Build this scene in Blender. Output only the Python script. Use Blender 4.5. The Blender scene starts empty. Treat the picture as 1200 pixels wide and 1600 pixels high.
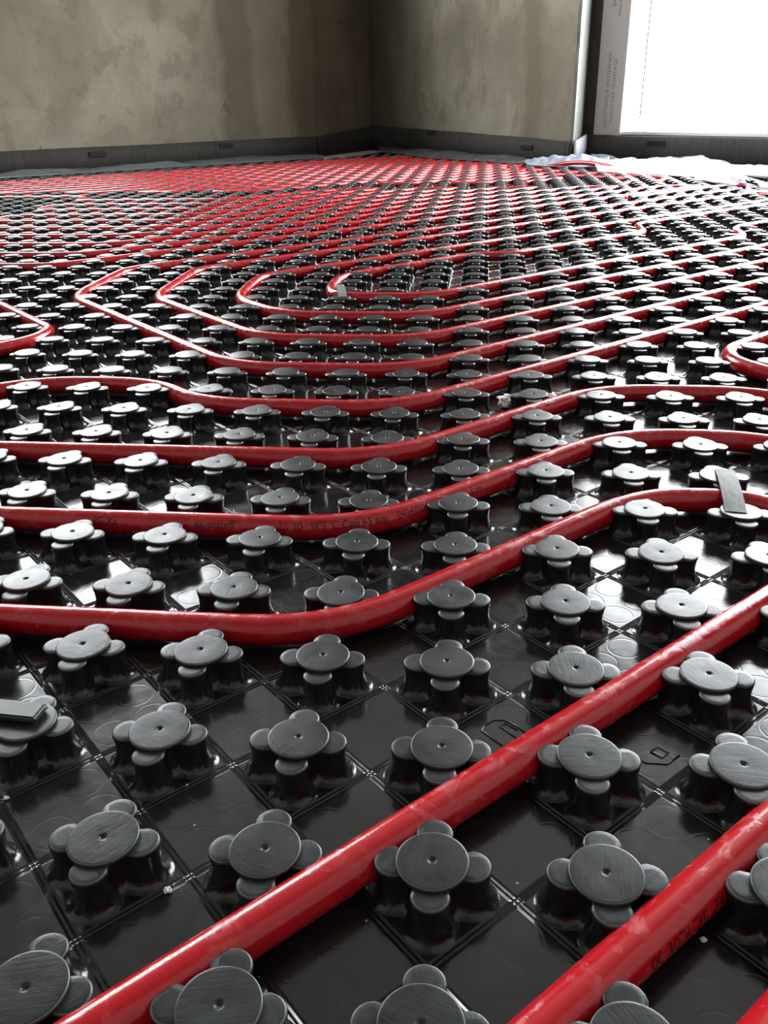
import bpy, bmesh, math, random
from mathutils import Vector, Matrix, noise

# ------------------------------------------------------------------ camera, daylight, exposure
S = 0.06                      # one stud pitch in metres; plan units (u, v) are stud pitches
scene = bpy.context.scene
col = scene.collection
H = 0.29                      # stud height in pitches
F_PX, CX, CY, CZ, YAW, PITCH, ROLL = 1357.2155, 0.1865, -3.7138, 4.006 + H, -0.1159, 0.4418, -0.0192
cyw, syw, cp, sp, cr, sr = math.cos(YAW), math.sin(YAW), math.cos(PITCH), math.sin(PITCH), math.cos(ROLL), math.sin(ROLL)
Fv = Vector((syw * cp, cyw * cp, -sp)); R0 = Vector((cyw, -syw, 0)); U0 = R0.cross(Fv)
Rv = R0 * cr + U0 * sr; Uv = -R0 * sr + U0 * cr
cam_data = bpy.data.cameras.new('camera'); cam = bpy.data.objects.new('camera', cam_data); col.objects.link(cam)
cam_data.sensor_fit = 'AUTO'; cam_data.sensor_width = 36.0; cam_data.lens = F_PX / 1600 * 36
cam_data.clip_start = 0.01; cam_data.clip_end = 60
cam.matrix_world = Matrix(((Rv.x, Uv.x, -Fv.x, CX * S), (Rv.y, Uv.y, -Fv.y, CY * S), (Rv.z, Uv.z, -Fv.z, CZ * S), (0, 0, 0, 1)))
scene.camera = cam
CAM = Vector((CX, CY, CZ))
def project(u, v, z):
    d = Vector((u, v, z)) - CAM; w = d.dot(Fv)
    if w <= 0.05: return None
    return 600 + F_PX * d.dot(Rv) / w, 800 - F_PX * d.dot(Uv) / w

world = bpy.data.worlds.new('overcast_sky'); scene.world = world; world.use_nodes = True
wn = world.node_tree.nodes; wb = wn['Background']
wb.inputs['Color'].default_value = (0.93, 0.97, 1.0, 1); wb.inputs['Strength'].default_value = 17.0
vs = scene.view_settings
scene.display_settings.display_device = 'sRGB'
vs.view_transform = 'Standard'; vs.look = 'None'; vs.gamma = 1.0; vs.use_curve_mapping = False
vs.exposure = 0.35
scene.cycles.use_denoising = True
scene.cycles.max_bounces = 8; scene.cycles.diffuse_bounces = 5; scene.cycles.glossy_bounces = 4
scene.cycles.transparent_max_bounces = 12
scene.cycles.caustics_reflective = False; scene.cycles.caustics_refractive = False
scene.cycles.sample_clamp_indirect = 6.0

# ------------------------------------------------------------------ helpers
def link(o, parent=None):
    col.objects.link(o)
    if parent is not None: o.parent = parent
    return o
def mesh_obj(name, verts, faces, mats, parent=None, smooth=True, fmat=None):
    me = bpy.data.meshes.new(name); me.from_pydata([tuple(x) for x in verts], [], faces)
    for m in (mats if isinstance(mats, (list, tuple)) else [mats]): me.materials.append(m)
    if fmat: me.polygons.foreach_set('material_index', fmat)
    if smooth: me.polygons.foreach_set('use_smooth', [True] * len(me.polygons))
    me.update()
    return link(bpy.data.objects.new(name, me), parent)
def tag(o, label=None, cat=None, group=None, kind=None):
    if label: o['label'] = label
    if cat: o['category'] = cat
    if group: o['group'] = group
    if kind: o['kind'] = kind
    return o
def boxv(verts, faces, x0, x1, y0, y1, z0, z1, M=None):
    b = len(verts)
    for z in (z0, z1):
        for x, y in ((x0, y0), (x1, y0), (x1, y1), (x0, y1)):
            p = Vector((x, y, z)); verts.append(M @ p if M else p)
    for f in ((0, 3, 2, 1), (4, 5, 6, 7), (0, 1, 5, 4), (1, 2, 6, 5), (2, 3, 7, 6), (3, 0, 4, 7)):
        faces.append(tuple(b + i for i in f))
def tube(verts, faces, pts, r, n=12, cap=True):
    """sweep a circle along pts (metres)"""
    b0 = len(verts); up = Vector((0, 0, 1)); N = len(pts)
    for i, p in enumerate(pts):
        t = (pts[min(i + 1, N - 1)] - pts[max(i - 1, 0)]).normalized()
        side = t.cross(up)
        if side.length < 1e-6: side = Vector((1, 0, 0))
        side.normalize(); upn = side.cross(t)
        for k in range(n):
            a = 2 * math.pi * k / n
            verts.append(p + side * (r * math.cos(a)) + upn * (r * math.sin(a)))
    for i in range(N - 1):
        for k in range(n):
            a = b0 + i * n + k; b = b0 + i * n + (k + 1) % n
            faces.append((a, b, b + n, a + n))
    if cap:
        faces.append(tuple(b0 + k for k in reversed(range(n))))
        faces.append(tuple(b0 + (N - 1) * n + k for k in range(n)))

# ------------------------------------------------------------------ materials
def new_mat(name, color=(.5, .5, .5), rough=.5, spec=.5, **kw):
    m = bpy.data.materials.new(name); m.use_nodes = True
    b = m.node_tree.nodes['Principled BSDF']
    b.inputs['Base Color'].default_value = (*color, 1); b.inputs['Roughness'].default_value = rough
    b.inputs['Specular IOR Level'].default_value = spec
    for k, v in kw.items(): b.inputs[k.replace('_', ' ')].default_value = v
    return m, m.node_tree.nodes, m.node_tree.links, b
def nd(ns, t, **kw):
    n = ns.new(t)
    for k, v in kw.items(): setattr(n, k, v)
    return n
def math_node(ns, ls, op, a, b=None, c=None):
    n = ns.new('ShaderNodeMath'); n.operation = op
    for i, x in enumerate((a, b, c)):
        if x is None: continue
        if isinstance(x, (int, float)): n.inputs[i].default_value = x
        else: ls.new(x, n.inputs[i])
    return n.outputs[0]
def ramp(ns, ls, fac, stops):
    r = ns.new('ShaderNodeValToRGB'); e = r.color_ramp.elements
    while len(e) < len(stops): e.new(0.5)
    for i, (p, c) in enumerate(stops):
        e[i].position = p; e[i].color = (*c, 1) if len(c) == 3 else c
    ls.new(fac, r.inputs[0]); return r.outputs[0]
def noise_tex(ns, ls, vec, scale, detail=4, rough=.55, dist=0):
    n = ns.new('ShaderNodeTexNoise'); n.inputs['Scale'].default_value = scale; n.inputs['Detail'].default_value = detail
    n.inputs['Roughness'].default_value = rough; n.inputs['Distortion'].default_value = dist
    if vec is not None: ls.new(vec, n.inputs['Vector'])
    return n.outputs['Fac']
def mapping(ns, ls, vec, scale=(1, 1, 1), rot=(0, 0, 0)):
    n = ns.new('ShaderNodeMapping'); n.inputs['Scale'].default_value = scale; n.inputs['Rotation'].default_value = rot
    ls.new(vec, n.inputs['Vector']); return n.outputs[0]
def mix_col(ns, ls, fac, a, b):
    n = ns.new('ShaderNodeMix'); n.data_type = 'RGBA'
    if isinstance(fac, (int, float)): n.inputs[0].default_value = fac
    else: ls.new(fac, n.inputs[0])
    for i, x in ((6, a), (7, b)):
        if isinstance(x, tuple): n.inputs[i].default_value = (*x, 1)
        else: ls.new(x, n.inputs[i])
    return n.outputs[2]
def bump(ns, ls, b, height, strength, dist):
    n = ns.new('ShaderNodeBump'); n.inputs['Strength'].default_value = strength; n.inputs['Distance'].default_value = dist
    ls.new(height, n.inputs['Height']); ls.new(n.outputs[0], b.inputs['Normal'])

# glossy black deep-drawn sheet, with moulded diagonal lines and rings
m_sheet, ns, ls, b = new_mat('black_gloss_sheet', (.010, .010, .011), .2, .5)
geo = nd(ns, 'ShaderNodeNewGeometry'); sep = nd(ns, 'ShaderNodeSeparateXYZ'); ls.new(geo.outputs['Position'], sep.inputs[0])
M = lambda op, a, bb=None, c=None: math_node(ns, ls, op, a, bb, c)
px = M('DIVIDE', sep.outputs[0], S); py = M('DIVIDE', sep.outputs[1], S)
pa = M('ADD', px, py); pb = M('SUBTRACT', px, py)
fa = M('ABSOLUTE', M('SUBTRACT', M('FRACT', pa), .5)); fb = M('ABSOLUTE', M('SUBTRACT', M('FRACT', pb), .5))
def groove(f):
    o = M('SMOOTH_MIN', M('MULTIPLY', M('ABSOLUTE', M('SUBTRACT', f, .022)), 40.0), 1.0, .2)
    return o
gr = M('MULTIPLY', groove(fa), groove(fb))
la = M('ABSOLUTE', M('SUBTRACT', M('FRACT', M('ADD', pa, .5)), .5)); lb = M('ABSOLUTE', M('SUBTRACT', M('FRACT', M('ADD', pb, .5)), .5))
ra = M('SUBTRACT', la, .23); rb = M('SUBTRACT', lb, .23)
rd = M('SQRT', M('ADD', M('MULTIPLY', ra, ra), M('MULTIPLY', rb, rb)))
ring = M('SMOOTH_MIN', M('MULTIPLY', M('ABSOLUTE', M('SUBTRACT', rd, .2)), 60.0), 1.0, .2)
hgt = M('ADD', M('MULTIPLY', gr, .8), M('MULTIPLY', ring, .045))
wav = noise_tex(ns, ls, geo.outputs['Position'], 28, 2)
hgt = M('ADD', hgt, M('MULTIPLY', wav, .10))
bump(ns, ls, b, hgt, .6, .0009)
sc = noise_tex(ns, ls, mapping(ns, ls, geo.outputs['Position'], (9, 9, 9)), 14, 5, .65)
rr = nd(ns, 'ShaderNodeMapRange'); rr.inputs[1].default_value = .3; rr.inputs[2].default_value = .75; rr.inputs[3].default_value = .12; rr.inputs[4].default_value = .24
ls.new(sc, rr.inputs[0]); ls.new(rr.outputs[0], b.inputs['Roughness'])
vor = nd(ns, 'ShaderNodeTexVoronoi'); vor.inputs['Scale'].default_value = 95; ls.new(geo.outputs['Position'], vor.inputs['Vector'])
speck = M('LESS_THAN', vor.outputs['Distance'], .06)
vsel = nd(ns, 'ShaderNodeSeparateColor'); ls.new(vor.outputs['Color'], vsel.inputs[0])
speck = M('MULTIPLY', speck, M('GREATER_THAN', vsel.outputs[0], .72))
dust = ramp(ns, ls, sc, [(.45, (.010, .010, .0105)), (.8, (.018, .018, .0185))])
ls.new(mix_col(ns, ls, speck, dust, (.35, .34, .32)), b.inputs['Base Color'])

m_stud, ns, ls, b = new_mat('black_gloss_stud', (.010, .010, .011), .2, .5)
geo = nd(ns, 'ShaderNodeNewGeometry')
bump(ns, ls, b, noise_tex(ns, ls, geo.outputs['Position'], 140, 3), .25, .001)

def scuffed(name, lo, hi, r0, r1):
    m, ns, ls, b = new_mat(name, lo, .4, .3)
    geo = nd(ns, 'ShaderNodeNewGeometry'); oi = nd(ns, 'ShaderNodeObjectInfo')
    rotn = nd(ns, 'ShaderNodeVectorRotate'); rotn.rotation_type = 'Z_AXIS'
    ls.new(geo.outputs['Position'], rotn.inputs['Vector'])
    ls.new(math_node(ns, ls, 'MULTIPLY', oi.outputs['Random'], 6.28), rotn.inputs['Angle'])
    streak = noise_tex(ns, ls, mapping(ns, ls, rotn.outputs[0], (1, 7, 1)), 130, 4, .65, .4)
    blot = noise_tex(ns, ls, geo.outputs['Position'], 55, 4, .6)
    f = math_node(ns, ls, 'ADD', math_node(ns, ls, 'MULTIPLY', streak, .28), math_node(ns, ls, 'MULTIPLY', blot, .72))
    c = ramp(ns, ls, f, [(.36, lo), (.64, hi)])
    edge = ramp(ns, ls, geo.outputs['Pointiness'], [(.53, (0, 0, 0)), (.62, (1, 1, 1))])
    ls.new(mix_col(ns, ls, math_node(ns, ls, 'MULTIPLY', edge, .55), c, (.16, .17, .17)), b.inputs['Base Color'])
    rg = nd(ns, 'ShaderNodeMapRange'); rg.inputs[1].default_value = .3; rg.inputs[2].default_value = .7; rg.inputs[3].default_value = r0; rg.inputs[4].default_value = r1
    ls.new(f, rg.inputs[0]); ls.new(rg.outputs[0], b.inputs['Roughness'])
    bump(ns, ls, b, f, .35, .0008)
    return m
m_cap = scuffed('scuffed_grey_cap', (.0075, .0085, .009), (.020, .0225, .0235), .27, .43)
m_lobe = scuffed('scuffed_lobe_top', (.008, .009, .0095), (.026, .029, .030), .28, .44)

m_edge = new_mat('worn_highlight_edge', (.085, .092, .092), .4, .4)[0]  # pale rims: real wear plus the edge highlight put into the colour
m_pipe, ns, ls, b = new_mat('red_pipe', (.56, .012, .022), .22, .5)
geo = nd(ns, 'ShaderNodeNewGeometry')
pat = noise_tex(ns, ls, geo.outputs['Position'], 75, 6, .62, 1.2)
fine = noise_tex(ns, ls, geo.outputs['Position'], 420, 4, .7, 1.0)
sepn = nd(ns, 'ShaderNodeSeparateXYZ'); ls.new(geo.outputs['Normal'], sepn.inputs[0])
mask = ramp(ns, ls, pat, [(.52, (0, 0, 0)), (.62, (1, 1, 1))])
fm = ramp(ns, ls, fine, [(.40, (0, 0, 0)), (.65, (1, 1, 1))])
scf = math_node(ns, ls, 'MULTIPLY', math_node(ns, ls, 'MULTIPLY', mask, fm), .55)
ls.new(mix_col(ns, ls, scf, (.42, .0065, .012), (.48, .075, .085)), b.inputs['Base Color'])
ls.new(math_node(ns, ls, 'ADD', .17, math_node(ns, ls, 'MULTIPLY', mask, .16)), b.inputs['Roughness'])
bump(ns, ls, b, math_node(ns, ls, 'ADD', math_node(ns, ls, 'MULTIPLY', fine, math_node(ns, ls, 'ADD', .12, mask)), pat), .14, .0007)

m_pipe_orange, ns, ls, b = new_mat('orange_red_pipe', (.72, .055, .014), .25, .5)
m_ink = new_mat('black_ink', (.018, .006, .008), .5, .3)[0]

def plaster(name, base, dark, light, bands=None, axis_dir=(1, 0, 0), amt=1.0):
    m, ns, ls, b = new_mat(name, base, .85, .2)
    geo = nd(ns, 'ShaderNodeNewGeometry'); P = geo.outputs['Position']
    n1 = noise_tex(ns, ls, P, 2.4, 8, .62, .25); n2 = noise_tex(ns, ls, mapping(ns, ls, P, (1, 1, .7)), 8.0, 8, .68, .35)
    n3 = noise_tex(ns, ls, P, 60, 6, .7); n4 = noise_tex(ns, ls, mapping(ns, ls, P, (1, 1, .5)), 15, 5, .6, 1.5)
    c = ramp(ns, ls, n1, [(.36, tuple(x * .78 for x in base)), (.50, base), (.64, light)])
    d = ramp(ns, ls, n2, [(.52, (0, 0, 0)), (.60, (1, 1, 1))])
    c = mix_col(ns, ls, math_node(ns, ls, 'MULTIPLY', d, .42 * amt), c, dark)
    g = ramp(ns, ls, n3, [(.60, (0, 0, 0)), (.72, (1, 1, 1))])
    c = mix_col(ns, ls, math_node(ns, ls, 'MULTIPLY', g, .4 * amt), c, tuple(x * .7 for x in dark))
    pit = ramp(ns, ls, n4, [(.69, (0, 0, 0)), (.72, (1, 1, 1))])
    c = mix_col(ns, ls, math_node(ns, ls, 'MULTIPLY', pit, .75 * amt), c, tuple(x * .5 for x in dark))
    if bands:                                     # stained or re-plastered strips up the wall, and corner shade put into the colour
        dp = nd(ns, 'ShaderNodeVectorMath', operation='DOT_PRODUCT'); ls.new(P, dp.inputs[0]); dp.inputs[1].default_value = axis_dir
        wob = math_node(ns, ls, 'MULTIPLY', math_node(ns, ls, 'SUBTRACT', noise_tex(ns, ls, P, 3.2, 5, .6), .5), .22)
        t = math_node(ns, ls, 'ADD', dp.outputs['Value'], wob)
        for t0, t1, w, colr, k in bands:
            x = math_node(ns, ls, 'SUBTRACT', math_node(ns, ls, 'ABSOLUTE', math_node(ns, ls, 'SUBTRACT', t, (t0 + t1) / 2)), (t1 - t0) / 2)
            mr = nd(ns, 'ShaderNodeMapRange'); mr.inputs[1].default_value = w; mr.inputs[2].default_value = -w
            mr.inputs[3].default_value = 0; mr.inputs[4].default_value = k; ls.new(x, mr.inputs[0])
            c = mix_col(ns, ls, mr.outputs[0], c, colr)
    ls.new(c, b.inputs['Base Color'])
    bump(ns, ls, b, math_node(ns, ls, 'ADD', n2, math_node(ns, ls, 'MULTIPLY', n3, .4)), .35, .01)
    return m
Q = 1 / math.sqrt(2)
m_concrete = plaster('grey_concrete', (.42, .41, .38), (.33, .32, .29), (.48, .47, .44))
m_white_plaster = plaster('white_plaster', (.15, .152, .14), (.08, .08, .07), (.2, .2, .185))

m_strip, ns, ls, b = new_mat('grey_foam', (.085, .078, .068), .75, .25)
geo = nd(ns, 'ShaderNodeNewGeometry')
n1 = noise_tex(ns, ls, mapping(ns, ls, geo.outputs['Position'], (1, 1, .12)), 130, 3, .6)
n2 = noise_tex(ns, ls, geo.outputs['Position'], 3, 3)
ls.new(ramp(ns, ls, math_node(ns, ls, 'ADD', math_node(ns, ls, 'MULTIPLY', n1, .5), math_node(ns, ls, 'MULTIPLY', n2, .5)), [(.35, (.026, .024, .021)), (.65, (.054, .050, .045))]), b.inputs['Base Color'])
bump(ns, ls, b, n1, .4, .004)
m_strip_pale, ns, ls, b = new_mat('pale_foam', (.17, .17, .185), .7, .3)
m_mark = new_mat('dark_print', (.022, .020, .018), .7, .2)[0]

def film(name, color, alpha, rough, trans=.5):
    m, ns, ls, b = new_mat(name, color, rough, .5)
    out = ns['Material Output']; tr = nd(ns, 'ShaderNodeBsdfTransparent'); tl = nd(ns, 'ShaderNodeBsdfTranslucent'); tl.inputs[0].default_value = (*color, 1)
    mx = nd(ns, 'ShaderNodeMixShader'); mx.inputs[0].default_value = trans; ls.new(b.outputs[0], mx.inputs[1]); ls.new(tl.outputs[0], mx.inputs[2])
    m2 = nd(ns, 'ShaderNodeMixShader'); m2.inputs[0].default_value = alpha; ls.new(tr.outputs[0], m2.inputs[1]); ls.new(mx.outputs[0], m2.inputs[2])
    ls.new(m2.outputs[0], out.inputs['Surface'])
    geo = nd(ns, 'ShaderNodeNewGeometry'); bump(ns, ls, b, noise_tex(ns, ls, geo.outputs['Position'], 26, 3, .5, .8), .5, .01)
    return m
m_foil = film('clear_grey_foil', (.15, .17, .18), .62, .2, .35)
m_foil_blue = film('bluish_film', (.42, .46, .55), .72, .28, .45)
m_white_film = film('white_sheeting', (.86, .86, .88), .95, .45, .5)
m_pink_film = film('pinkish_sheeting', (.80, .62, .70), .9, .4, .5)
m_guard_film = new_mat('grey_guard_film', (.46, .42, .41), .35, .5)[0]
m_guard_print = new_mat('guard_film_print', (.16, .15, .15), .5, .4)[0]
m_frame = new_mat('white_window_plastic', (.78, .78, .77), .35, .5)[0]
m_gasket = new_mat('grey_gasket', (.30, .30, .30), .6, .3)[0]
m_clip, ns, ls, b = new_mat('grey_clip_plastic', (.08, .085, .08), .6, .25)
geo = nd(ns, 'ShaderNodeNewGeometry')
f = noise_tex(ns, ls, mapping(ns, ls, geo.outputs['Position'], (1, .3, 1)), 240, 4, .65)
ls.new(ramp(ns, ls, f, [(.38, (.07, .075, .072)), (.65, (.14, .145, .14))]), b.inputs['Base Color']); bump(ns, ls, b, f, .3, .001)
m_bar = new_mat('black_bar_plastic', (.016, .017, .017), .35, .4)[0]
m_crumb = new_mat('white_crumb', (.85, .84, .80), .7, .3)[0]
m_shard = new_mat('grey_shard', (.16, .17, .17), .4, .5)[0]
m_glass = bpy.data.materials.new('window_glass'); m_glass.use_nodes = True
ns, ls = m_glass.node_tree.nodes, m_glass.node_tree.links; ns.remove(ns['Principled BSDF'])
tr = nd(ns, 'ShaderNodeBsdfTransparent'); gl = nd(ns, 'ShaderNodeBsdfGlossy'); gl.inputs['Roughness'].default_value = 0.02
mx = nd(ns, 'ShaderNodeMixShader'); mx.inputs[0].default_value = .05; ls.new(tr.outputs[0], mx.inputs[1]); ls.new(gl.outputs[0], mx.inputs[2]); ls.new(mx.outputs[0], ns['Material Output'].inputs['Surface'])

# ------------------------------------------------------------------ room shell (plan points in pitches)
CEIL = 2.55 / S
L0, A, Bp, Cc, Cw, D0, E0 = (-66, 26), (-14.6, 77.4), (-11, 88), (5.9, 62), (7.2, 67.3), (49.75, 24.75), (-7.5, -32.5)
def wall_frame(p0, p1):
    a = Vector((p0[0], p0[1], 0)) * S; d = Vector((p1[0] - p0[0], p1[1] - p0[1], 0)) * S
    L = d.length; t = d.normalized(); n = Vector((t.y, -t.x, 0))      # n points into the room (walls run clockwise)
    Mx = Matrix(((t.x, n.x, 0, a.x), (t.y, n.y, 0, a.y), (0, 0, 1, 0), (0, 0, 0, 1)))
    return Mx, L
def wall(name, p0, p1, mat, hole=None, th=.22, ext=(0, 0)):
    Mx, L = wall_frame(p0, p1); v, f = [], []
    x0, x1, zt = -ext[0], L + ext[1], CEIL * S
    if hole:
        h0, h1, z0, z1 = hole
        boxv(v, f, x0, h0, -th, 0, 0, zt, Mx); boxv(v, f, h1, x1, -th, 0, 0, zt, Mx)
        boxv(v, f, h0, h1, -th, 0, 0, z0, Mx); boxv(v, f, h0, h1, -th, 0, z1, zt, Mx)
    else:
        boxv(v, f, x0, x1, -th, 0, 0, zt, Mx)
    return tag(mesh_obj(name, v, f, mat, smooth=False), kind='structure')
dl = lambda p0, p1: (lambda d: (d / d.length))(Vector((p1[0] - p0[0], p1[1] - p0[1], 0)))
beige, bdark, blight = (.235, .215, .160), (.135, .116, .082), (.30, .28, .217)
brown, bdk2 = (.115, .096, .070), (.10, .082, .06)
def t_of(p, d): return (p[0] * d.x + p[1] * d.y) * S
dL = dl(L0, A); dJ = dl(A, Bp); dR = dl(Bp, Cc); dW = dl(Cw, D0)
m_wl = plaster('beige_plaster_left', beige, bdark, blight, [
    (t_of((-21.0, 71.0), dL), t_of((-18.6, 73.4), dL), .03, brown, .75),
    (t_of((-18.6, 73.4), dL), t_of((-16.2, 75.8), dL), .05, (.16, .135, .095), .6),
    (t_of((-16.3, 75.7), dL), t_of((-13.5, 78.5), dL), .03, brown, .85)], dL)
m_wj = plaster('brown_shaded_recess', (.17, .14, .10), bdk2, (.2, .165, .12))  # darker plaster: stain plus the shade of the recess put into the colour
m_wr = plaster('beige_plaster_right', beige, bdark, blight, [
    (t_of((-12, 89.5), dR), t_of((-7.6, 82.8), dR), .12, brown, .85),  # soft band by the corner: corner shade painted in, with some stain
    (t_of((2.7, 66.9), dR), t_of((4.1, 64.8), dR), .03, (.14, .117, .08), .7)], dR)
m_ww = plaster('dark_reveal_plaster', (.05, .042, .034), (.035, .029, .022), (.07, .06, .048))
m_ceil = plaster('ceiling_plaster', (.29, .28, .26), (.24, .23, .21), (.33, .32, .30))
WL = (t_of((-45.0, 47), dL) - t_of(L0, dL), t_of((-23.4, 68.6), dL) - t_of(L0, dL), .80, 2.45)
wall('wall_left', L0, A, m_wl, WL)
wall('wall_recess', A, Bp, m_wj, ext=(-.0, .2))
def prism(name, pts, mat_):
    v = [(x * S, y * S, 0) for x, y in pts] + [(x * S, y * S, CEIL * S) for x, y in pts]; n = len(pts)
    f = [tuple(range(n)), tuple(range(2 * n - 1, n - 1, -1))] + [(i, i + n, (i + 1) % n + n, (i + 1) % n) for i in range(n)]
    o = mesh_obj(name, v, f, mat_, smooth=False)
    bm = bmesh.new(); bm.from_mesh(o.data); bmesh.ops.recalc_face_normals(bm, faces=bm.faces); bm.to_mesh(o.data); bm.free()
    return tag(o, kind='structure')
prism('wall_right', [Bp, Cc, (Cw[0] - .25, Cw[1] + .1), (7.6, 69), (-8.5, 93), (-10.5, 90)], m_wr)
prism('wall_return', [(Cc[0] + .04, Cc[1] + .05), (Cc[0] + .10, Cc[1]), Cw, (Cw[0] - .2, Cw[1] + .1)], m_white_plaster)
WW0 = t_of((9.2, 65.3), dW) - t_of(Cw, dW) - .062
WWH = (WW0, WW0 + 2.15, .112, 2.3)
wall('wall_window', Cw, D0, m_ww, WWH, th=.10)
wall('wall_rear_right', D0, E0, m_concrete)
wall('wall_rear_left', E0, L0, m_concrete)
plan = [L0, A, Bp, Cc, Cw, D0, E0]
def slab(name, z0, z1, mat, grow=5):
    cx = sum(p[0] for p in plan) / 7; cyy = sum(p[1] for p in plan) / 7
    pts = []
    for p in plan:
        d = Vector((p[0] - cx, p[1] - cyy, 0)); d = d * (1 + grow / d.length); pts.append(((cx + d.x) * S, (cyy + d.y) * S))
    v = [(x, y, z0) for x, y in pts] + [(x, y, z1) for x, y in pts]; n = len(pts)
    f = [tuple(range(n)), tuple(range(2 * n - 1, n - 1, -1))] + [(i, i + n, (i + 1) % n + n, (i + 1) % n) for i in range(n)]
    o = mesh_obj(name, v, f, mat, smooth=False)
    bm = bmesh.new(); bm.from_mesh(o.data); bmesh.ops.recalc_face_normals(bm, faces=bm.faces); bm.to_mesh(o.data); bm.free()
    return tag(o, kind='structure')
slab('floor', -.12, -.0015, m_concrete); slab('ceiling', CEIL * S, CEIL * S + .15, m_ceil)

# crumbly white edge of plaster on the outside corner of the right wall
v, f = [], []
Mx, L = wall_frame(Cc, Cw)
random.seed(3)
zz = [i * .05 for i in range(2, 51)]
for z in zz:
    j = random.uniform(-.006, .008)
    for (x, y) in ((-.012 + j, .000), (-.012 + j * .5, .012), (.03 + j, .014), (.05 + j, .000)): v.append(Mx @ Vector((x, y, z)))
for i in range(len(zz) - 1):
    for k in range(3): f.append((i * 4 + k, i * 4 + k + 1, i * 4 + k + 5, i * 4 + k + 4))
tag(mesh_obj('trim_1', v, f, m_white_plaster, smooth=False), kind='structure')

# windows
def window(name, p0, p1, hole, th, film_side=False, mullions=()):
    Mx, L = wall_frame(p0, p1); h0, h1, z0, z1 = hole
    root = tag(link(bpy.data.objects.new(name, None)), kind='structure'); root.location = Mx @ Vector(((h0 + h1) / 2, -th / 2, z0))
    inv = Matrix.Translation(-root.location)
    w = .06; y0, y1 = (-.075, -.005) if film_side else (-th * .62, -th * .62 + .07)
    v, f = [], []
    boxv(v, f, h0, h0 + w, y0, y1, z0, z1, inv @ Mx); boxv(v, f, h1 - w, h1, y0, y1, z0, z1, inv @ Mx)
    boxv(v, f, h0 + w, h1 - w, y0, y1, z1 - w, z1, inv @ Mx)
    boxv(v, f, h0 + w, h1 - w, y0, y1, z0, z0 + (.012 if film_side else w), inv @ Mx)
    for x in mullions: boxv(v, f, x - .035, x + .035, y0, y1, z0 + .012, z1 - w, inv @ Mx)
    mesh_obj('window_frame', v, f, m_frame, root, smooth=False)
    v, f = [], []
    boxv(v, f, h0 + w, h1 - w, y0 + .03, y0 + .036, z0 + .012, z1 - w, inv @ Mx)
    mesh_obj('window_pane', v, f, m_glass, root, smooth=False)
    return root, Mx, inv
window('window_1', L0, A, WL, .22, mullions=((WL[0] + WL[1]) / 2,))
tW = lambda p: t_of(p, dW) - t_of(Cw, dW)
win2, MxW, invW = window('window_2', Cw, D0, WWH, .10, True, mullions=(tW((17.55, 56.95)) + .06,))
v, f = [], []
boxv(v, f, WW0 + .165, WW0 + .171, -.03, -.025, .17, 2.25, invW @ MxW)
mesh_obj('gasket', v, f, m_gasket, win2, smooth=False)

# daylight portals fill the two window openings
def portal(p0, p1, hole, th):
    Mx, L = wall_frame(p0, p1); h0, h1, z0, z1 = hole
    ld = bpy.data.lights.new('window_daylight', 'AREA'); ld.shape = 'RECTANGLE'; ld.size = h1 - h0; ld.size_y = z1 - z0
    ld.cycles.is_portal = True
    o = link(bpy.data.objects.new('window_daylight', ld))
    c = Mx @ Vector(((h0 + h1) / 2, -th * .9, (z0 + z1) / 2)); t = Mx.col[0].to_3d(); n = Mx.col[1].to_3d()
    z = -n; y = Vector((0, 0, 1)); x = y.cross(z)
    o.matrix_world = Matrix(((x.x, y.x, z.x, c.x), (x.y, y.y, z.y, c.y), (x.z, y.z, z.z, c.z), (0, 0, 0, 1)))
portal(L0, A, WL, .22); portal(Cw, D0, WWH, .10)

# grey guard film taped over the left side of the big window, with printing
def text_mesh(body, size):
    cu = bpy.data.curves.new('t', 'FONT'); cu.body = body; cu.size = size; cu.resolution_u = 2
    o = bpy.data.objects.new('t', cu); col.objects.link(o)
    bpy.context.view_layer.update()
    dg = bpy.context.evaluated_depsgraph_get(); ev = o.evaluated_get(dg); me = ev.to_mesh()
    vs_ = [Vector(x.co) for x in me.vertices]; fs = [tuple(p.vertices) for p in me.polygons]
    ev.to_mesh_clear(); bpy.data.objects.remove(o); bpy.data.curves.remove(cu)
    return vs_, fs
v, f = [], []
boxv(v, f, WW0 - .045, WW0 + .095, 0.0005, .003, .1, 2.35, MxW)
film_o = mesh_obj('guard_film', v, f, m_guard_film, smooth=False)
tag(film_o, 'grey protective film taped down the left side of the window, with faded vertical printing', 'film')
for zc, body, off in ((.72, 'BAUSEITS SCHUTZFOLIE', 0), (.72, 'NACH MONTAGE ENTFERNEN', 1), (.28, 'SCHUTZFOLIE ENTFERNEN', 0), (.28, 'NACH DER MONTAGE', 1)):
    v, f = [], []
    tv, tf = text_mesh(body, .024); mid = max(p.x for p in tv) / 2; bb = 0
    for p in tv: v.append(MxW @ Vector((WW0 + .02 + off * .03 - p.y, .0036, zc + (p.x - mid))))
    for q in tf: f.append(tuple(bb + i for i in q))
    mesh_obj('faded_printing', v, f, m_guard_print, film_o, smooth=False)

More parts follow.
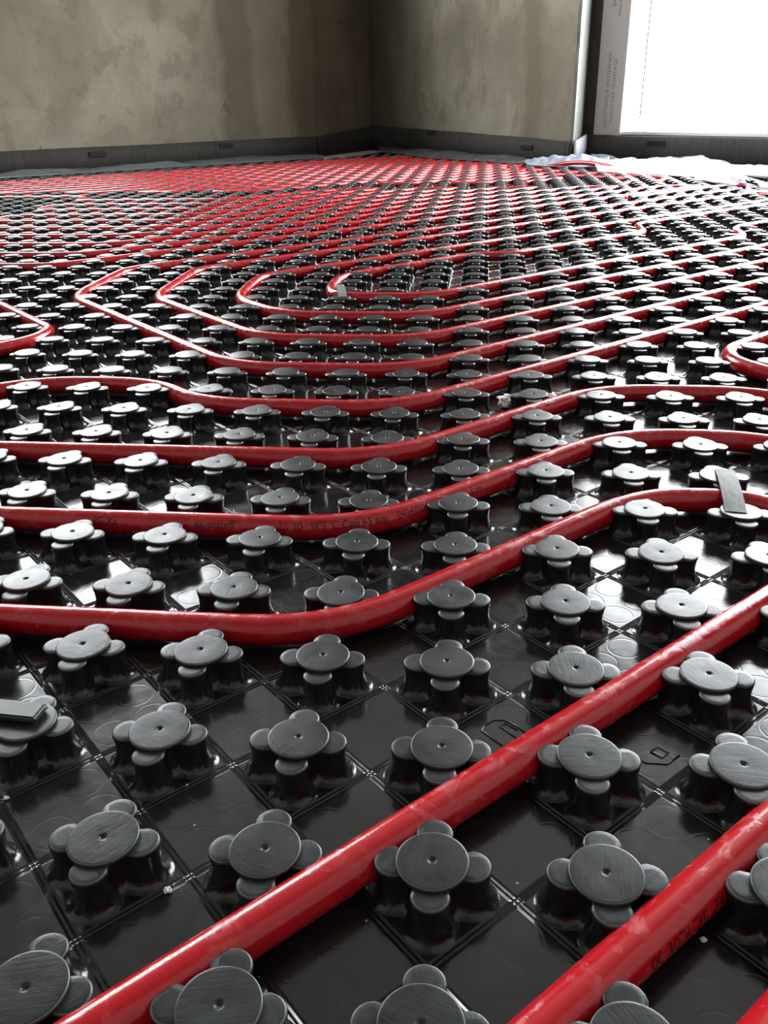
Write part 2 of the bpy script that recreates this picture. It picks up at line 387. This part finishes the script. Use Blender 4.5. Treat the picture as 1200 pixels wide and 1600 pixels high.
# ------------------------------------------------------------------ perimeter foam strips
def foam(p0, p1, z0, z1, label, marks=(), mat=m_strip, gap=.004, seed=1, x_in=0, x_out=0):
    Mx, L = wall_frame(p0, p1); n = max(2, int(L / .03)); v, f = [], []; random.seed(seed)
    x0, x1 = x_in, L - x_out
    for i in range(n + 1):
        t = i / n; x = x0 + (x1 - x0) * t; zt = (z0 + (z1 - z0) * t) * S + .0035 * noise.noise(Vector((x * 2.5, seed, 0))) + .0012 * noise.noise(Vector((x * 30, seed, 3)))
        w = .004 * noise.noise(Vector((x * 3, seed * 2., 1)))
        for (y, z) in ((gap, .001), (gap + .008, .001), (gap + .012 + w, zt * .5), (gap + .010 + w, zt), (gap + .002 + w, zt + .001)): v.append(Mx @ Vector((x, y, z)))
    for i in range(n):
        for k in range(5):
            f.append((i * 5 + k, i * 5 + (k + 1) % 5, i * 5 + 5 + (k + 1) % 5, i * 5 + 5 + k))
    f.append((4, 3, 2, 1, 0)); f.append(tuple(n * 5 + k for k in range(5)))
    o = mesh_obj('edge_strip', v, f, mat); tag(o, label, 'edge insulation', 'foam edge strips along the walls')
    for (mx0, mx1, mz0, mz1) in marks:
        v, f = [], []; boxv(v, f, mx0, mx1, gap + .014, gap + .0175, mz0, mz1, Mx); mesh_obj('printed_mark', v, f, m_mark, o, smooth=False)
    return o
ml = lambda p, d, p0: t_of(p, d) - t_of(p0, d)
q1 = ml((-29.1, 62.9), dL, L0); q2 = ml((-21.4, 70.6), dL, L0)
foam(L0, A, 1.5, 1.62, 'dark grey foam edge strip along the foot of the long left wall', [(q1, q1 + .075, .056, .078), (q2, q2 + .07, .066, .085)], seed=2)
foam(A, Bp, 1.62, 2.15, 'short dark foam edge strip in the shadowed recess at the room corner', seed=4, x_in=.012)
q1 = ml((-4.7, 78.3), dR, Bp); q2 = ml((2.95, 66.5), dR, Bp)
foam(Bp, Cc, 2.2, 1.6, 'dark foam edge strip under the beige wall between corner and window', [(q1, q1 + .085, .098, .118), (q2, q2 + .085, .056, .073)], seed=6, x_in=.012)
foam(Cc, Cw, 1.62, 1.86, 'pale grey piece of foam edge strip wrapped round the outside wall corner', mat=m_strip_pale, seed=8, gap=.016, x_in=-.012, x_out=.02)
q1 = ml((11.4, 63.1), dW, Cw)
foam(Cw, D0, 1.8, 1.8, 'dark foam edge strip below the bright window', [(q1, q1 + .085, .072, .09)], seed=9, x_in=.016)

# ------------------------------------------------------------------ studded mat
mat = tag(link(bpy.data.objects.new('studded_mat', None)), 'black plastic underfloor heating mat of moulded four-lobed studs covering the floor', 'heating mat')
C_MIN, S_MAX = -83.0, 67.5
def on_mat(u, v):
    if u - v < C_MIN or u - v > 17 or u + v < -26: return False
    if v > 62 + (5.9 - u) * 26 / 16.9 - 1.6 and u < 6.0: return False
    if u >= 5.4 and u + v > 66: return False
    return u + v < 72.5
poly = [(-54.5, 28.5), (-13.9, 69.1), (-9.5, 83.0), (5.2, 60.0), (6.6, 61.4), (41.5, 24.5), (-4.5, -21.5)]
v = [(x * S, y * S, 0) for x, y in poly] + [(x * S, y * S, -.0012) for x, y in poly]; n = len(poly)
f = [tuple(reversed(range(n))), tuple(range(n, 2 * n))] + [(i, (i + 1) % n, (i + 1) % n + n, i + n) for i in range(n)]
sheet = mesh_obj('sheet', v, f, m_sheet, mat, smooth=False)

def stud_outline(k, n, grow, lobes=True):
    a = 2 * math.pi * k / n
    r = .175 + grow
    for q in range(4):
        c = .230; rr = .112 + grow; th = a - q * math.pi / 2; th = (th + math.pi) % (2 * math.pi) - math.pi
        s = rr * rr - (c * math.sin(th)) ** 2
        if s > 0 and math.cos(th) > 0: r = max(r, c * math.cos(th) + math.sqrt(s))
    return r, a
def stud_geom(n, levels, v, f, fm, u0=0, v0=0, cap=False, ncap=24):
    """four-lobed column flaring at the foot; optional merged disc cap"""
    base = len(v)
    for z, g in levels:
        for k in range(n):
            r, a = stud_outline(k, n, g)
            v.append(Vector(((u0 + r * math.cos(a)) * S, (v0 + r * math.sin(a)) * S, z * S)))
    for i in range(len(levels) - 1):
        for k in range(n):
            a = base + i * n + k; b_ = base + i * n + (k + 1) % n
            f.append((a, b_, b_ + n, a + n)); fm.append(0 if len(levels) < 8 or i < len(levels) - 4 else (2 if i == len(levels) - 3 else 1))
    last = base + (len(levels) - 1) * n
    v.append(Vector((u0 * S, v0 * S, levels[-1][0] * S))); c = len(v) - 1
    for k in range(n): f.append((last + k, last + (k + 1) % n, c)); fm.append(1)
def cap_geom(n, v, f, fm, u0=0, v0=0, rings=None, mi=0, tx=0.0, ty=0.0):
    base = len(v)
    for r, z in rings:
        for k in range(n):
            a = 2 * math.pi * k / n; x, y = r * math.cos(a), r * math.sin(a)
            v.append(Vector(((u0 + x) * S, (v0 + y) * S, (z + x * tx + y * ty) * S)))
    for i in range(len(rings) - 1):
        for k in range(n):
            a = base + i * n + k; b_ = base + i * n + (k + 1) % n
            f.append((a, b_, b_ + n, a + n)); fm.append(1 if rings is CAP_HI and i == 3 else mi)
    f.append(tuple(base + (len(rings) - 1) * n + k for k in range(n))); fm.append(mi)
LV_HI = [(.0, .060), (.012, .036), (.035, .018), (.07, .004), (.12, -.006), (.18, -.005), (.222, .002), (.242, .005), (.256, .004), (.263, -.001), (.2655, -.008), (.266, -.04)]
LV_LO = [(.0, .045), (.05, .01), (.2, -.002), (.235, .006), (.25, 0), (.255, -.02)]
CAP_HI = [(.20, .262), (.215, .265), (.2175, .279), (.2155, .287), (.2095, .2905), (.20, .291), (.034, .291), (.024, .2905), (.018, .286), (.010, .278)]
CAP_LO = [(.222, .25), (.222, .284), (.212, .29)]
v, f, fm = [], [], []; stud_geom(72, LV_HI, v, f, fm)
proto_stud = mesh_obj('stud', v, f, [m_stud, m_lobe, m_edge], mat, fmat=fm)
v, f, fm = [], [], []; cap_geom(48, v, f, fm, rings=CAP_HI)
proto_cap = mesh_obj('stud_cap', v, f, [m_cap, m_edge], proto_stud, fmat=fm)
tag(proto_cap, 'worn grey disc on top of the stud')

cand = []
for vv in range(-9, 84):
    for uu in range(-52, 40):
        if not on_mat(uu, vv): continue
        p = project(uu, vv, .28)
        if p is None: continue
        d = (Vector((uu, vv, .28)) - CAM).dot(Fv); sc_ = F_PX / d
        if not (-600 - 2 * sc_ < p[0] < 1800 + 2 * sc_ and p[1] < 1600 + 4 * sc_): continue
        inside = -.32 * sc_ < p[0] < 1200 + .32 * sc_ and p[1] < 1600 + .25 * sc_
        cand.append((not inside, d, uu, vv))
cand.sort()
near = cand[:100]; rest = cand[100:]
random.seed(11)
first = True
for _, d, uu, vv in near:
    if first: s, c = proto_stud, proto_cap; first = False
    else:
        s = proto_stud.copy(); c = proto_cap.copy(); link(s, mat); link(c, s)
    s.location = (uu * S, vv * S, 0); s.rotation_euler = (0, 0, random.randrange(4) * math.pi / 2 + random.uniform(-.02, .02))
    c.rotation_euler = (random.uniform(-.025, .025), random.uniform(-.025, .025), random.uniform(0, 6))
v, f, fm = [], [], []
for _, d, uu, vv in rest:
    mid = d < 24
    if mid:
        stud_geom(40, LV_LO[:2] + [(.12, -.006)] + LV_LO[2:], v, f, fm, uu, vv)
        cap_geom(24, v, f, fm, uu, vv, CAP_LO[:2] + [(.217, .289), (.205, .291)], 2, random.uniform(-.03, .03), random.uniform(-.03, .03))
    else:
        stud_geom(20, LV_LO, v, f, fm, uu, vv); cap_geom(12, v, f, fm, uu, vv, CAP_LO, 2, random.uniform(-.03, .03), random.uniform(-.03, .03))
tag(mesh_obj('stud', v, f, [m_stud, m_lobe, m_cap], mat, fmat=fm), 'the further studs of the mat, beyond the nearest rows', kind='stuff')
# moulded marks in the sheet
def mark_tube(pts, r=.007):
    v, f = [], []; tube(v, f, [Vector((x * S, y * S, .002 * S)) for x, y in pts], r * S, 8)
    mesh_obj('moulded_mark', v, f, m_stud, mat)
def arc(c, r, a0, a1, n=8): return [(c[0] + r * math.cos(math.radians(a0 + (a1 - a0) * i / n)), c[1] + r * math.sin(math.radians(a0 + (a1 - a0) * i / n))) for i in range(n + 1)]
mark_tube([(.47, 1.34), (.28, 1.53)] + [(.31, 1.60), (.37, 1.66), (.45, 1.67), (.55, 1.60), (.62, 1.52)])
mark_tube([(.56, 1.45), (.42, 1.59), (.47, 1.63), (.55, 1.56)], .006)
mark_tube([(1.33, 1.38), (1.45, 1.28), (1.60, 1.28), (1.70, 1.38)])
mark_tube([(1.50, 1.40), (1.57, 1.34), (1.63, 1.40), (1.56, 1.46), (1.50, 1.40)], .006)

# ------------------------------------------------------------------ red heating pipes
PR = .136; PZ = PR + .028
def fillet(p, d=.85, n=7):
    """round every corner of a polyline of lattice midpoints"""
    o = [p[0]]
    for a, b_, c in zip(p, p[1:], p[2:]):
        A_, B_, C_ = Vector(a), Vector(b_), Vector(c)
        la, lc = (A_ - B_).length, (C_ - B_).length
        if la < 1e-6 or lc < 1e-6: continue
        s0 = B_ + (A_ - B_) * min(d, la * .5) / la; s1 = B_ + (C_ - B_) * min(d, lc * .5) / lc
        for i in range(n + 1):
            t = i / n; o.append(tuple(s0 * (1 - t) ** 2 + B_ * 2 * t * (1 - t) + s1 * t * t))
    o.append(p[-1]); return o
def resample(p, step):
    o = [p[0]]
    for a, b_ in zip(p, p[1:]):
        d = math.dist(a, b_)
        if d < 1e-5: continue
        n = max(1, int(math.ceil(d / step)))
        for i in range(1, n + 1): o.append(tuple(a[k] + (b_[k] - a[k]) * i / n for k in range(3)))
    return o
def pipe(label, pts, n=12, step=.5, mat_=None, d=.85):
    p = [(q[0], q[1], q[2] if len(q) > 2 else PZ) for q in pts]
    p = resample(fillet(p, d), step)
    P = [Vector((x, y, z)) * S for x, y, z in p]
    v, f = [], []; tube(v, f, P, PR * S, n)
    o = mesh_obj('heating_pipe', v, f, mat_ or m_pipe)
    tag(o, label, 'pipe', 'red heating pipes on the studded mat')
    return o, P
def ne(c, s0, s1):                                    # a run on the line u - v = c
    return [((s0 + c) / 2, (s0 - c) / 2), ((s1 + c) / 2, (s1 - c) / 2)]

pipe('orange-red pipe cut by the bottom right corner, looping back as the third curve up',
     ne(2.5, -12, 11.5) + [(7.5, 5.5), (7.5, 6.5), (4.5, 9.5), (2, 9.5), (-1, 6.5), (-26, 6.5)], 16, .25)
P1o, P1 = pipe('red pipe with black lettering at the bottom right, looping back one curve above the clip',
     ne(1.5, -12, 9.5) + [(5.9, 4.8), (5.5, 6), (4, 7.5), (2, 7.5), (-1, 4.5), (-26, 4.5)], 32, .1)
P2o, P2 = pipe('nearest long red pipe crossing the foreground diagonally, looping back under the flat grey clip',
     ne(-.5, -12, 7.3) + [(3.95, 4.4), (3.85, 4.9), (3.4, 5.4), (3, 5.55), (2, 5.5), (-1, 2.5), (-26, 2.5)], 32, .1, d=.8)
pipe('red pipe with a rounded hump at the left edge of the photo',
     [(-26, 8.5), (-8.2, 8.5), (-7, 9.5), (-5, 9.5), (-4, 8.5), (-1, 8.5), (16, 25.5), (21, 30.5)], 20, .2)
pipe('short red pipe bend poking in from the left edge above the hump',
     [(-26, 18.5), (-14, 18.5), (-9, 13.5), (-8.5, 13), (-8.5, 12), (-10, 10.5), (-26, 10.5)], 16, .25)
pipe('short red pipe bend poking in from the right edge in front of the parallel runs',
     [(20, 27.5), (4.9, 12.4), (4.5, 11.9), (4.5, 11), (9, 6.5)], 16, .25)
pipe('leftmost and largest of the four nested red pipe loops in the middle distance',
     ne(-29.5, 54, 10.3) + [(-9.6, 19.0), (-9.5, 16.2), (-4, 10.5), (-1, 10.5), (19, 30.5)], 16, .25)
pipe('second of the four nested red pipe loops, counted from the left',
     ne(-27.5, 54, 12.3) + [(-7.6, 19.0), (-7.5, 16.2), (-4, 12.5), (-1, 12.5), (18, 31.5)], 14, .3)
pipe('third of the four nested red pipe loops, counted from the left',
     ne(-24.5, 54, 13.5) + [(-5.6, 18.2), (-5.5, 16.1), (-4, 14.5), (-1, 14.5), (17, 32.5)], 14, .3)
pipe('innermost of the four nested red pipe loops, held by a small grey clip',
     ne(-23.5, 54, 34.5) + [(5.5, 28.2), (5.5, 27), (1.5, 23), (1, 22.5), (0, 22.5), (-3.5, 19), (-3.5, 17.1), (-3, 16.5), (-1, 16.5), (8.5, 26), (8.5, 28), (15, 34.5)], 14, .3)
# long pairs entering from the left
VT = 43.5
def lead(k): return [(-40, 20.5 + 2 * k), (-12, 20.5 + 2 * k)]
def top(c): return (VT + c, VT)
def pair(k, label):
    c0, c1 = -32.5 - 2 * k, -34.5 - 2 * k
    pipe(label, lead(k) + [top(c0), (VT + c1, VT)] + list(reversed(lead(k + 1))), 10, .6, d=.7)
pair(0, 'front pair of the long parallel red pipe runs entering at the left behind the loops')
pair(2, 'second pair of the long parallel red pipe runs entering at the left behind the loops')
pts = lead(4) + [top(-40.5), top(-42.5)]
for k in range(5, 10):                                 # runs that turn back at the left, short of the edge
    c = -32.5 - 2 * k
    if k % 2: pts += [(-12, 20.5 + 2 * k), (-19.5, 20.5 + 2 * k)]
    else: pts += [(-19.5, 20.5 + 2 * k), (-12, 20.5 + 2 * k), top(c), top(c - 2)]
pts += [(-19.5, 40.5), (-40, 40.5)]
pipe('red pipe snaking back and forth behind the left pairs, turning short of the left edge', pts, 10, .6, d=.7)
# far field before the walls: one snaking pipe on every second diagonal
pts = []; c = -78.5; up = True
while c <= -44.4:
    s_end = 65.5 if c < -58 else 61 - (c + 58) * .55
    v0 = 46.5 if c > -54 else 42.5; s0 = 2 * v0 + c
    if c < -68: s0 = max(s0, -4)
    seg = ne(c, s0, s_end); pts += seg if up else seg[::-1]
    up = not up; c += 2
pipe('red pipe snaking back and forth at the far end of the floor before the corner', pts, 8, .8, d=.7)
pipe('far red pipe bundle along the wall foil left of the window, front run',
     [(1.0, 55.5), (8.0, 48.5), (8.4, 47), (7.2, 45.2)], 10, .4)
pipe('far red pipe bundle along the wall foil left of the window, middle run',
     [(1.6, 57.6), (9.4, 49.8), (10.2, 48), (9, 46)], 10, .4)
pipe('far red pipe bundle along the wall foil left of the window, rear raised run',
     [(3.2, 59.2), (4.2, 58.2, .2), (5.2, 57, .5), (6.4, 55.9, .6), (7.4, 54.6, .5), (8.6, 53.2, .25), (10.4, 51.2), (11.2, 49.4), (11, 48)], 10, .4)
pipe('red pipe hook at the far right, beside the end of the white sheeting',
     [(14.5, 36.5), (12.5, 40), (12.5, 41.5), (13, 43.2), (12, 43.6), (6.5, 38.1)], 10, .35, d=.6)

# black printing on two of the pipes
def lettering(o, P, start, items, elev, side):
    cum = [0]
    for a, b_ in zip(P, P[1:]): cum.append(cum[-1] + (b_ - a).length)
    i0 = min(range(len(P)), key=lambda i: (P[i].x / S - start[0]) ** 2 + (P[i].y / S - start[1]) ** 2)
    sgn = 1 if (P[min(i0 + 3, len(P) - 1)] - P[i0]).x > 0 else -1
    rad = (PR + .0022) * S
    for off, body, w, h in items:
        v, f = [], []
        tv, tf = text_mesh(body, 1.0)
        x1 = max(p.x for p in tv); y1 = .73
        bb = len(v)
        for p in tv:
            s = cum[i0] + sgn * (off + p.x / x1 * w) * S
            j = max(0, min(len(P) - 2, next((k for k in range(len(cum) - 1) if cum[k + 1] >= s), len(P) - 2)))
            q = (s - cum[j]) / max(1e-9, cum[j + 1] - cum[j]); c = P[j].lerp(P[j + 1], q)
            t = (P[j + 1] - P[j]).normalized() * sgn; sd = t.cross(Vector((0, 0, 1)))
            a = math.radians(elev) + (p.y / y1 - .5) * h / PR
            v.append(c + sd * (rad * math.cos(a)) + Vector((0, 0, rad * math.sin(a))))
        for q in tf: f.append(tuple(bb + i for i in q))
        mesh_obj('printed_lettering', v, f, m_ink, o, smooth=False)['label'] = 'black printed lettering on the red pipe'
lettering(P1o, P1, (-1.92, 4.45), [(-2.0, 'PE-Xa', .28, .085), (-.86, 'sauerstoff', .45, .085), (.06, 'EN ISO 15875  C  Class 4-5/6bar', 1.14, .09), (1.3, '042605201815', .62, .085), (2.2, '112 m', .3, .08), (3.0, 'PE-Xa', .3, .08)], 33, 1)
lettering(P1o, P1, (1.06, -.44), [(-.02, 'OC', .10, .085), (.13, 'ROTH', .19, .085), (.36, 'ZXC', .13, .085), (.56, 'PX-3U', .22, .085), (.86, '80', .1, .085)], 15, 1)

# ------------------------------------------------------------------ clips, bar, crumbs
def strap(name, label, p0, p1, width, zs, th=.010):
    a = Vector((p0[0], p0[1], 0)); b_ = Vector((p1[0], p1[1], 0)); d = b_ - a; s = Vector((d.y, -d.x, 0)).normalized(); n = len(zs) - 1
    v, f = [], []; m = 4
    for lay in (0, 1):
        for i, z in enumerate(zs):
            c = a + d * (i / n)
            for k in range(m + 1):
                w = (k / m - .5) * width; crown = .006 * (1 - (2 * k / m - 1) ** 2)
                v.append(Vector((c.x + s.x * w, c.y + s.y * w, z + crown - th * lay)) * S)
    N = (n + 1) * (m + 1)
    for i in range(n):
        for k in range(m):
            q = i * (m + 1) + k
            f.append((q, q + 1, q + m + 2, q + m + 1)); f.append((N + q, N + q + m + 1, N + q + m + 2, N + q + 1))
        for k in (0, m):
            q = i * (m + 1) + k; f.append((q, q + m + 1, N + q + m + 1, N + q) if k == 0 else (q, N + q, N + q + m + 1, q + m + 1))
    for i in (0, n):
        for k in range(m):
            q = i * (m + 1) + k; f.append((q, N + q, N + q + 1, q + 1) if i == 0 else (q, q + 1, N + q + 1, N + q))
    o = mesh_obj(name, v, f, m_clip, smooth=False)
    bm = bmesh.new(); bm.from_mesh(o.data); bmesh.ops.recalc_face_normals(bm, faces=bm.faces); bm.to_mesh(o.data); bm.free()
    return tag(o, label, 'clip', 'grey pipe clips')
strap('pipe_clip', 'flat grey plastic clip strapped over the red pipe at the right, bridging two studs', (3.09, 6.12), (2.93, 4.94), .22, [.302, .312, .322, .33, .334, .336, .336, .335, .332, .326, .318, .308, .300])
strap('pipe_clip', 'small grey plastic clip over the innermost red pipe loop', (-3.24, 17.4), (-2.95, 15.95), .2, [.302, .318, .33, .335, .336, .334, .325, .302])
bm = bmesh.new(); bmesh.ops.create_cube(bm, size=1)
for q in bm.verts: q.co = Vector((q.co.x * .62, q.co.y * .2, q.co.z * .06)) * S
bmesh.ops.bevel(bm, geom=list(bm.edges), offset=.022 * S, segments=3, affect='EDGES')
me = bpy.data.meshes.new('plastic_bar'); bm.to_mesh(me); bm.free(); me.materials.append(m_bar)
bar = link(bpy.data.objects.new('plastic_bar', me)); bar.location = (-3.2 * S, 1.07 * S, .325 * S); bar.rotation_euler = (0, 0, -.06)
tag(bar, 'loose flat black plastic bar lying on a stud at the left edge', 'bar')
def crumb(u, v, r, label, m=m_crumb, z=0, seed=0, flat=.7, name='debris_crumb', cat='crumb', grp='white crumbs on the mat'):
    bm = bmesh.new(); bmesh.ops.create_icosphere(bm, subdivisions=3, radius=1)
    for q in bm.verts:
        k = 1 + .55 * noise.noise(q.co * 1.7 + Vector((seed * 3.1, 0, 0))) + .2 * noise.noise(q.co * 5 + Vector((0, seed, 0)))
        q.co = Vector((q.co.x * k * 1.2, q.co.y * k, q.co.z * k * flat)) * (r * S)
    lo = min(q.co.z for q in bm.verts)
    me = bpy.data.meshes.new(name); bm.to_mesh(me); bm.free(); me.materials.append(m)
    o = link(bpy.data.objects.new(name, me)); o.location = (u * S, v * S, z * S - lo); tag(o, label, cat, grp)
crumb(.60, 9.2, .12, 'white plaster crumb beside the pipe in the middle of the photo', seed=1)
crumb(-1.59, -.12, .022, 'white crumb on a moulded line at the lower left, the nearest white crumb', seed=2)
crumb(-2.96, .53, .016, 'tiny white crumb at the left edge below the loose black bar', seed=3)
crumb(1.53, -.17, .016, 'tiny white crumb just below the upside-down pipe lettering', seed=4)
crumb(-5.89, 14.1, .10, 'dark grey plastic shard beside the leftmost nested pipe loop', m_shard, seed=6, flat=.9, name='plastic_shard', cat='shard', grp=None)

# ------------------------------------------------------------------ plastic foils along the walls
def interp(tab, t):
    for (a, b_) in zip(tab, tab[1:]):
        if t <= b_[0]: 
            k = (t - a[0]) / max(1e-9, b_[0] - a[0]); return [a[i] + (b_[i] - a[i]) * k for i in range(1, len(a))]
    return list(tab[-1][1:])
def foil(name, label, cat, mat_, back, front, prof, amp=.25, seed=0, n=90, m=14, grp=None, freq=.35):
    """rumpled sheet between a back line and a front line (u, v, z), prof = height lift across"""
    v, f = [], []
    for i in range(n + 1):
        t = i / n; b0 = Vector(interp(back, t)); f0 = Vector(interp(front, t))
        for k in range(m + 1):
            q = k / m; p = b0.lerp(f0, q); lift = interp(prof, q)[0]
            w = noise.noise(Vector((p.x * freq, p.y * freq, seed))) + .5 * noise.noise(Vector((p.x * freq * 2.7, p.y * freq * 2.7, seed + 5)))
            crease = abs(noise.noise(Vector((p.x * .7 + seed, p.y * .7, 2))))
            z = p.z + lift * (1 + .5 * w) + amp * (w * .5 - crease * .5) * math.sin(math.pi * min(1, max(0, q)))
            v.append(Vector((p.x, p.y, max(z, .012))) * S)
    for i in range(n):
        for k in range(m):
            a = i * (m + 1) + k; f.append((a, a + 1, a + m + 2, a + m + 1))
    o = mesh_obj(name, v, f, mat_)
    md = o.modifiers.new('thickness', 'SOLIDIFY'); md.thickness = .0006; md.offset = 1
    return tag(o, label, cat, grp)
G = 'plastic foils along the foot of the walls'
foil('plastic_foil', 'translucent grey foil skirt lying between the left wall and the mat', 'foil', m_foil,
     [(0, -58, 33.2, .1), (.45, -36, 55.2, .08), (.75, -24, 67.2, .2), (.9, -18, 73.2, .3), (1, -14.6, 76.3, .1)],
     [(0, -54, 27.5, .33), (.45, -32, 49.8, .33), (.75, -21.5, 60.4, .33), (.9, -15.5, 66.3, .33), (1, -12.6, 70.2, .33)],
     [(0, 0), (.3, .18), (.7, .22), (1, 0)], .3, 1, grp=G)
foil('plastic_foil', 'dark translucent foil humped along the foot of the beige wall left of the window', 'foil', m_foil,
     [(0, -10.0, 85.0, .2), (.3, -4.6, 77, .4), (.7, 2.0, 67.0, .2), (1, 5.6, 61.6, .1)],
     [(0, -9.2, 78.5, .33), (.3, -4.2, 67.5, .33), (.7, 1.6, 60.6, .33), (1, 4.6, 58.6, .33)],
     [(0, 0), (.4, .25), (.7, .2), (1, 0)], .3, 4, grp=G)
foil('plastic_foil', 'clear grey foil lying below the window at the foot of its edge strip', 'foil', m_foil,
     [(0, 8.0, 65.8, .2), (.5, 17, 57.0, .2), (1, 32, 42.0, .2)],
     [(0, 7.0, 60.5, .33), (.5, 15.0, 46.0, .33), (1, 28, 32.5, .33)],
     [(0, 0), (.4, .4), (.8, .3), (1, 0)], .5, 7, grp=G)
foil('plastic_foil', 'bluish crumpled film bunched against the outside wall corner', 'foil', m_foil_blue,
     [(0, 2.6, 61.5, .35), (.5, 5.6, 59.6, .75), (1, 8.4, 61, .5)],
     [(0, 2.9, 58.9, .3), (.5, 5.2, 56.8, .3), (1, 7.8, 55, .35)],
     [(0, 0), (.35, .3), (.6, .15), (1, 0)], .5, 11, 60, 16, G, .9)
foil('plastic_sheeting', 'bright white plastic sheeting heaped on the mat below the window', 'sheeting', m_white_film,
     [(0, 7.0, 58.5, .32), (.35, 10.6, 57, .35), (.7, 14.0, 51.5, .35), (1, 13.4, 44.5, .32)],
     [(0, 6.8, 52.6, .3), (.35, 9.4, 50, .3), (.7, 11.8, 47.4, .3), (1, 12.4, 43.6, .3)],
     [(0, 0), (.3, .42), (.6, .32), (1, 0)], .3, 13, 60, 18, None, .6)
foil('plastic_sheeting', 'pinkish end of crumpled sheeting in front of the white heap', 'sheeting', m_pink_film,
     [(0, 11.8, 47.0, .34), (1, 12.9, 43.2, .34)],
     [(0, 11.0, 46.4, .3), (1, 12.2, 42.6, .3)],
     [(0, 0), (.45, .3), (1, 0)], .25, 17, 30, 14, None, .9)
foil('plastic_sheeting', 'small white plastic scrap at the far right edge on the mat', 'sheeting', m_white_film,
     [(0, 13.4, 43.5, .34), (1, 17.0, 40.5, .34)],
     [(0, 13.0, 41.4, .3), (1, 16.0, 38.2, .3)],
     [(0, 0), (.45, .4), (1, 0)], .35, 21, 40, 14, None, .7)
